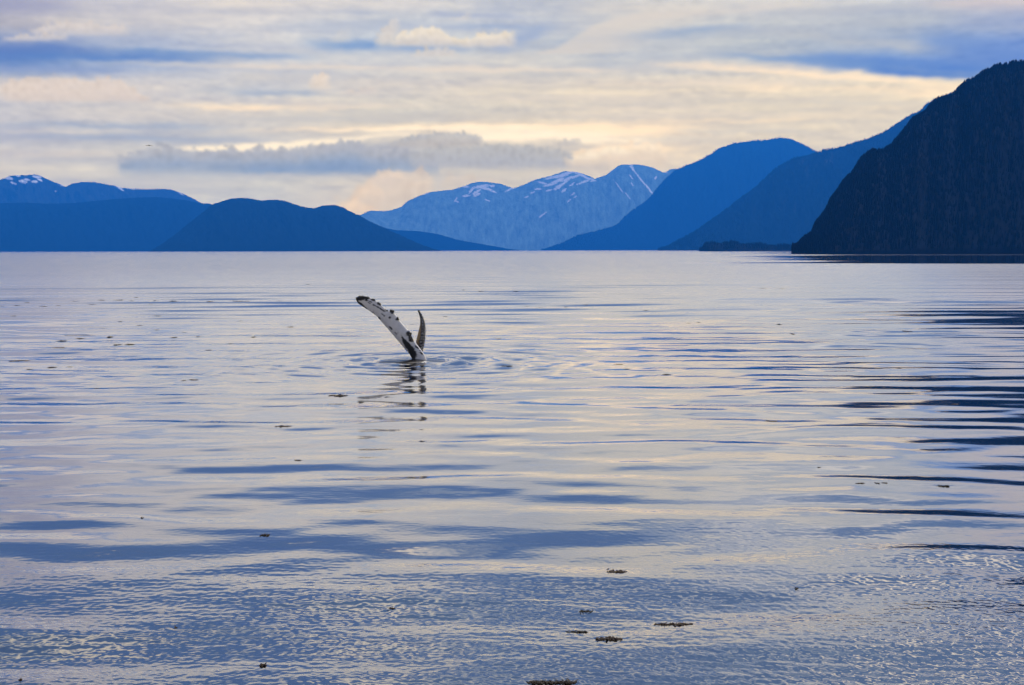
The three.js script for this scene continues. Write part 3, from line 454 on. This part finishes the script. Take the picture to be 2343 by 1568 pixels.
  for (const [X, Y, s, dz] of [[352, 190, 9, -0.28], [378, 180, 14, -0.27], [405, 178, 12, -0.26], [432, 182, 9, -0.25], [452, 184, 11, -0.24], [496, 200, 8, -0.22], [512, 204, 10, -0.2], [550, 234, 10, -0.18], [566, 242, 9, -0.17], [636, 304, 8, -0.1], [672, 303, 13, 0], [688, 308, 14, 0.02], [684, 322, 9, 0.06], [732, 368, 9, 0], [738, 382, 8, 0.02], [834, 500, 13, 0.08], [850, 512, 13, 0.06], [838, 522, 12, 0.12], [846, 540, 9, 0.1], [852, 562, 11, 0.1], [842, 556, 8, 0.14], [864, 580, 7, 0.08]]) knob(f1, X, Y, s * mm, z1, dz + 0.03);
  for (let k = 0; k < 11; k++) { const Y = 300 + k * 32, i = lead2.findIndex((p) => p[1] > Y), [a, b] = [lead2[Math.max(0, i - 1)], lead2[i]], t = clamp((Y - a[1]) / (b[1] - a[1]), 0, 1); knob(f2, lerp(a[0], b[0], t) - 3, Y, (4.5 + 1.5 * r()) * mm, z2, 0.45 * (1 - k / 14)); }
  // the body under the surface, its dark flank just awash
  const prof = []; for (let i = 0; i <= 60; i++) { const t = i / 60, rad = 1.25 * Math.sin(Math.PI * Math.min(1, t * 1.02)) ** 0.55 * (1 - 0.45 * smoothstep(t, 0.55, 1)); prof.push(new THREE.Vector2(Math.max(0.01, rad), (t - 0.42) * 11)); }
  const bodyG = new THREE.LatheGeometry(prof, 56), bp = bodyG.attributes.position;
  bodyG.rotateZ(Math.PI / 2); bodyG.rotateY(0.25);
  for (let i = 0; i < bp.count; i++) { const x = bp.getX(i), bow = -0.028 * x * x; bp.setY(i, bp.getY(i) + bow - 1.1 + 0.02 * noise(x * 2, bp.getZ(i) * 3)); bp.setZ(i, bp.getZ(i) - 0.1); }
  bodyG.computeVertexNormals();
  bodyG.scale(EYE / 4.5, EYE / 4.5, EYE / 4.5); part(whale, 'body', bodyG, new THREE.MeshPhysicalMaterial({ color: new THREE.Color().setRGB(0.02, 0.017, 0.015), roughness: 0.25, clearcoat: 0.6, clearcoatRoughness: 0.1 }));
  tag(top(whale, 'whale'), 'humpback whale mostly under the surface, raising two flippers above the calm water', 'whale');
}

// ---------------------------------------------------------------- a far bird
{
  const bird = new THREE.Group(), at = onPlane(340.5, 333, -260), m = std(0.03, 0.028, 0.026, 0.9);
  bird.position.copy(at);
  const body = new THREE.SphereGeometry(0.11, 14, 10); body.scale(1.0, 0.9, 2.6); part(bird, 'body', body, m);
  const head = new THREE.SphereGeometry(0.07, 12, 8); head.translate(0, 0.03, 0.3); part(bird, 'head', head, m);
  for (const s of [-1, 1]) {
    const sh = new THREE.Shape(); sh.moveTo(0, 0.12); sh.quadraticCurveTo(0.25, 0.2, 0.62, -0.02); sh.lineTo(0.3, -0.1); sh.lineTo(0, -0.12);
    const g = new THREE.ExtrudeGeometry(sh, { depth: 0.03, bevelEnabled: true, bevelSize: 0.01, bevelThickness: 0.01, bevelSegments: 1 }); g.rotateX(-Math.PI / 2); g.rotateZ(-0.12); g.translate(0.04, 0.03, 0); if (s < 0) g.scale(-1, 1, 1);
    part(bird, 'wing', g, m);
  }
  tag(top(bird, 'bird'), 'tiny dark bird flying against the clouds above the left hills', 'bird');
}

// ---------------------------------------------------------------- floating kelp
{
  const mats = [[0.010, 0.009, 0.006], [0.016, 0.011, 0.006], [0.024, 0.014, 0.008]].map((c) => new THREE.MeshPhysicalMaterial({ color: new THREE.Color().setRGB(...c), roughness: 0.7, specularIntensity: 0.35 })), o = [0, 0, 0, 0];
  // px, py: middle of the scrap; w, h: how wide and high it looks in the picture
  const kelp = (px, py, w, h, label, group, seed) => {
    const r = rng(seed * 977 + 13), at = onWater(px, py), dist = at.length(), W = w / FOCAL * dist, tall = h / FOCAL * dist, root = new THREE.Group();
    water(at.x, at.z, o); root.position.set(at.x, o[0], at.z);
    const sink = EYE / Math.hypot(dist, EYE), n = clamp(Math.round(w * 0.55), 4, 46), floats = [], blades = [], deep = Math.min(0.5, 0.75 * tall / sink), up = clamp(tall * 0.38, 0.011, 0.12);
    for (let k = 0; k < n; k++) {
      const u = (k + r()) / n - 0.5, body = (0.55 + 0.75 * fbm(u * 4 + seed, seed * 0.37, 2)) * (1 - 0.75 * Math.abs(2 * u) ** 3); if (body < 0.16 && w > 20) continue;
      const s = up * lerp(0.35, 1.0, r() * r()) * (0.5 + body), g = new THREE.IcosahedronGeometry(1, 2), p = g.attributes.position;
      for (let i = 0; i < p.count; i++) { const q = 1 + 0.45 * noise(p.getX(i) * 1.7 + k, p.getY(i) * 1.7 + p.getZ(i) * 1.3 + seed); p.setXYZ(i, p.getX(i) * q, p.getY(i) * q, p.getZ(i) * q); }
      g.scale(Math.max(s, W / n * lerp(0.5, 1.5, r())), s, Math.max(s, deep * 0.2) * lerp(0.6, 1.5, r())); g.rotateZ((r() - 0.5) * 0.5); g.rotateY((r() - 0.5) * 1.6); g.translate(u * W, s * 0.25, (r() + r() - 1) * 0.5 * deep * body); g.computeVertexNormals(); floats.push(g);
      if (h > 3.5 && r() < 0.7) { const L = up * lerp(1.5, 5, r() * r()), lf = new THREE.PlaneGeometry(L * 0.3, L, 2, 5), q = lf.attributes.position, curl = 1 + 2 * r(); for (let i = 0; i < q.count; i++) { const v = q.getY(i) / L + 0.5; q.setXYZ(i, q.getX(i) * (1 - v * v * 0.9), Math.sin(v * curl) * L * 0.22, v * L * 0.7); } lf.rotateY(r() * 6.283); lf.translate(u * W, 0.004, (r() - 0.5) * deep); lf.computeVertexNormals(); blades.push(lf); }
    }
    if (!floats.length) { const g = new THREE.IcosahedronGeometry(up, 1); g.scale(W / up / 2, 0.6, 1); floats.push(g); }
    const m = mats[Math.floor(r() * 3)];
    if (w > 12) for (const g of floats) part(root, 'float', g, m); else part(root, 'float', mergeGeometries(floats), m);
    for (const g of blades) part(root, 'frond', g, m);
    tag(top(root, 'kelp_clump'), label, 'kelp', group);
  };
  const LONE = [
    [1258, 1563, 120, 14, 'widest dark kelp clump, cut by the bottom edge of the picture'],
    [1394, 1465, 61, 12, 'dense black kelp clump, the blackest of the cluster near the bottom'],
    [1539, 1426, 92, 9, 'long thin kelp strand, rightmost of the cluster near the bottom'],
    [1321, 1444, 50, 8, 'sparse brown kelp clump, leftmost of the cluster near the bottom'],
    [1341, 1398, 30, 7, 'short kelp scrap with one dark end, above the other bottom clumps'],
    [1411, 1313, 44, 10, 'dark kelp clump just above the bottom cluster, on the upper blue ripples'],
    [606, 1227, 17, 9, 'small blocky black lump of kelp on the blue swell at lower left'],
    [324, 1186, 7, 5, 'small kelp dot on the crest of the blue swell, far lower left'],
    [1823, 1347, 6, 8, 'small upright kelp speck among the bright ripples at lower right'],
    [897, 1392, 12, 5, 'faint kelp scrap low in the centre-left blue ripples'],
    [600, 1523, 14, 7, 'small brown kelp tuft near the bottom edge, left of centre'],
    [46, 1559, 6, 6, 'tiny kelp speck in the bottom left corner'],
    [401, 1439, 6, 5, 'tiny kelp speck in the dark ripples at lower left'],
    [2157, 1114, 24, 6, 'dark kelp scrap near the right edge, the rightmost below the dark hill reflection'],
    [1968, 1107, 18, 4, 'left end of three kelp scraps in a row at right'],
    [2006, 1107, 7, 5, 'middle dot of three kelp scraps in a row at right'],
    [2024, 1107, 12, 3, 'right end of three kelp scraps in a row at right'],
    [1874, 1070, 6, 3, 'tiny lone kelp speck above the row of three scraps at right'],
    [1765, 963.5, 23, 4, 'flat kelp scrap right of centre among the pale streaks'],
    [681, 1056, 14, 4, 'short kelp scrap alone on pale water below and left of the whale'],
    [647, 977.5, 40, 4, 'beaded kelp strand below and left of the flipper reflection'],
    [773, 907.5, 39, 5, 'kelp strand floating just left of the flipper reflection'],
    [825, 918.7, 14, 4, 'small kelp scrap between the kelp strand and the flipper reflection'],
    [885, 909.5, 9, 3, 'two reddish kelp dots inside the flipper reflection'],
    [1158, 841, 26, 3, 'thin dark kelp strand at the right end of the whale ripples'],
    [1415, 834, 14, 3.5, 'kelp scrap right of the whale ripples, the farther of two'],
    [1434, 844.5, 9, 3, 'kelp scrap right of the whale ripples, the nearer of two'],
    [1524, 857, 14, 4, 'kelp scrap with a raised middle, right of the whale at its waterline level'],
    [2008, 844, 8, 3, 'left of two kelp scraps in the dark streaks at right'],
    [2056, 843.5, 14, 3, 'right of two kelp scraps in the dark streaks at right'],
    [2185, 926, 10, 3, 'reddish kelp scrap in the dark streaks near the right edge'],
    [178, 768.6, 60, 3.4, 'longest kelp strand on the left water, level with the flippers'],
    [250, 773, 9, 5, 'stubby black kelp clump right of the longest left strand'],
    [141, 779.5, 14, 4, 'kelp scrap just below the longest left strand'],
    [266, 789, 10, 4, 'pair of kelp dots below the stubby clump on the left'],
    [294, 788.5, 13, 5, 'doubled kelp dashes, one above the other, on the left water'],
    [134, 796, 25, 3, 'thin kelp dash under the scrap below the longest left strand'],
    [46, 827, 46, 3, 'broken kelp line near the left edge at the height of the whale base'],
    [116, 841, 12, 4, 'kelp scrap right of the broken line near the left edge'],
    [66, 845, 8, 3, 'twin kelp specks under the broken line near the left edge'],
    [159, 839, 9, 2.4, 'faint kelp dash, rightmost below the broken left line'],
    [437, 869.5, 24, 3, 'kelp strand on a dark streak well left of the whale'],
    [420, 871.5, 7, 3, 'kelp scrap touching the left end of the strand left of the whale'],
    [220, 890, 9, 3, 'pale brown kelp scrap low on the left among blue streaks'],
    [578, 773, 6, 4, 'square black kelp speck between the left strands and the flippers'],
    [663, 748.5, 11, 2.6, 'kelp dash nearest the flippers on their left'],
    [1782, 743, 9, 3.5, 'kelp scrap in the ruffled water below the right hills'],
    [2075, 759, 14, 3, 'thin kelp dash in the bright streaks at far right'],
  ];
  LONE.forEach(([x, y, w, h, label], i) => kelp(x, y, w, h, label, 'floating kelp', i + 1));
  const MANY = [
    [[[453, 772, 6], [420, 760, 8], [359, 756, 7], [550, 734, 7], [358, 722, 15], [398, 773, 8], [527, 788, 6], [476, 800, 5], [183, 775, 14], [275, 737, 6], [235, 752, 7], [30, 725, 8], [320, 745, 5]], 'tiny kelp scrap scattered over the left water beside the flippers', 'kelp scraps on the left water beside the flippers'],
    [[[270, 688, 18], [99, 702, 16], [132, 699.5, 9], [299, 689.5, 10], [232, 688.5, 13], [355, 689, 10], [395, 691.5, 14], [534, 687, 9], [552, 691.5, 34], [39, 699, 8], [4, 701, 8], [413, 657, 7], [457, 687, 7], [60, 693, 9], [310, 681, 6], [170, 690, 12], [637, 688, 10], [480, 692, 16], [345, 697, 8], [210, 697, 12]], 'tiny dark kelp scrap in the line across the far left water', 'line of kelp scraps on the far left water'],
    [[[1019, 724, 7], [943, 743, 7], [705, 652, 5], [1140, 775, 5]], 'tiny kelp speck on pale water close around the flippers', 'kelp specks close around the flippers'],
    [[[1236, 703, 14], [1205, 700, 9], [1296, 703, 8], [1340, 698, 9], [1180, 667, 10], [1484, 693, 5], [1598, 738.6, 5], [1572, 739.7, 5], [1746, 660, 12], [1790, 662, 9], [1812, 766, 5], [1552, 777, 5], [1478, 711, 10], [1100, 667, 8], [1060, 664, 7]], 'tiny kelp speck on the far water right of the whale', 'kelp specks on the far water right of the whale'],
  ];
  let k = 100;
  for (const [list, label, group] of MANY) for (const [x, y, w] of list) kelp(x, y, w, 2.6, label, group, k++);
}

renderer.render(scene, camera);
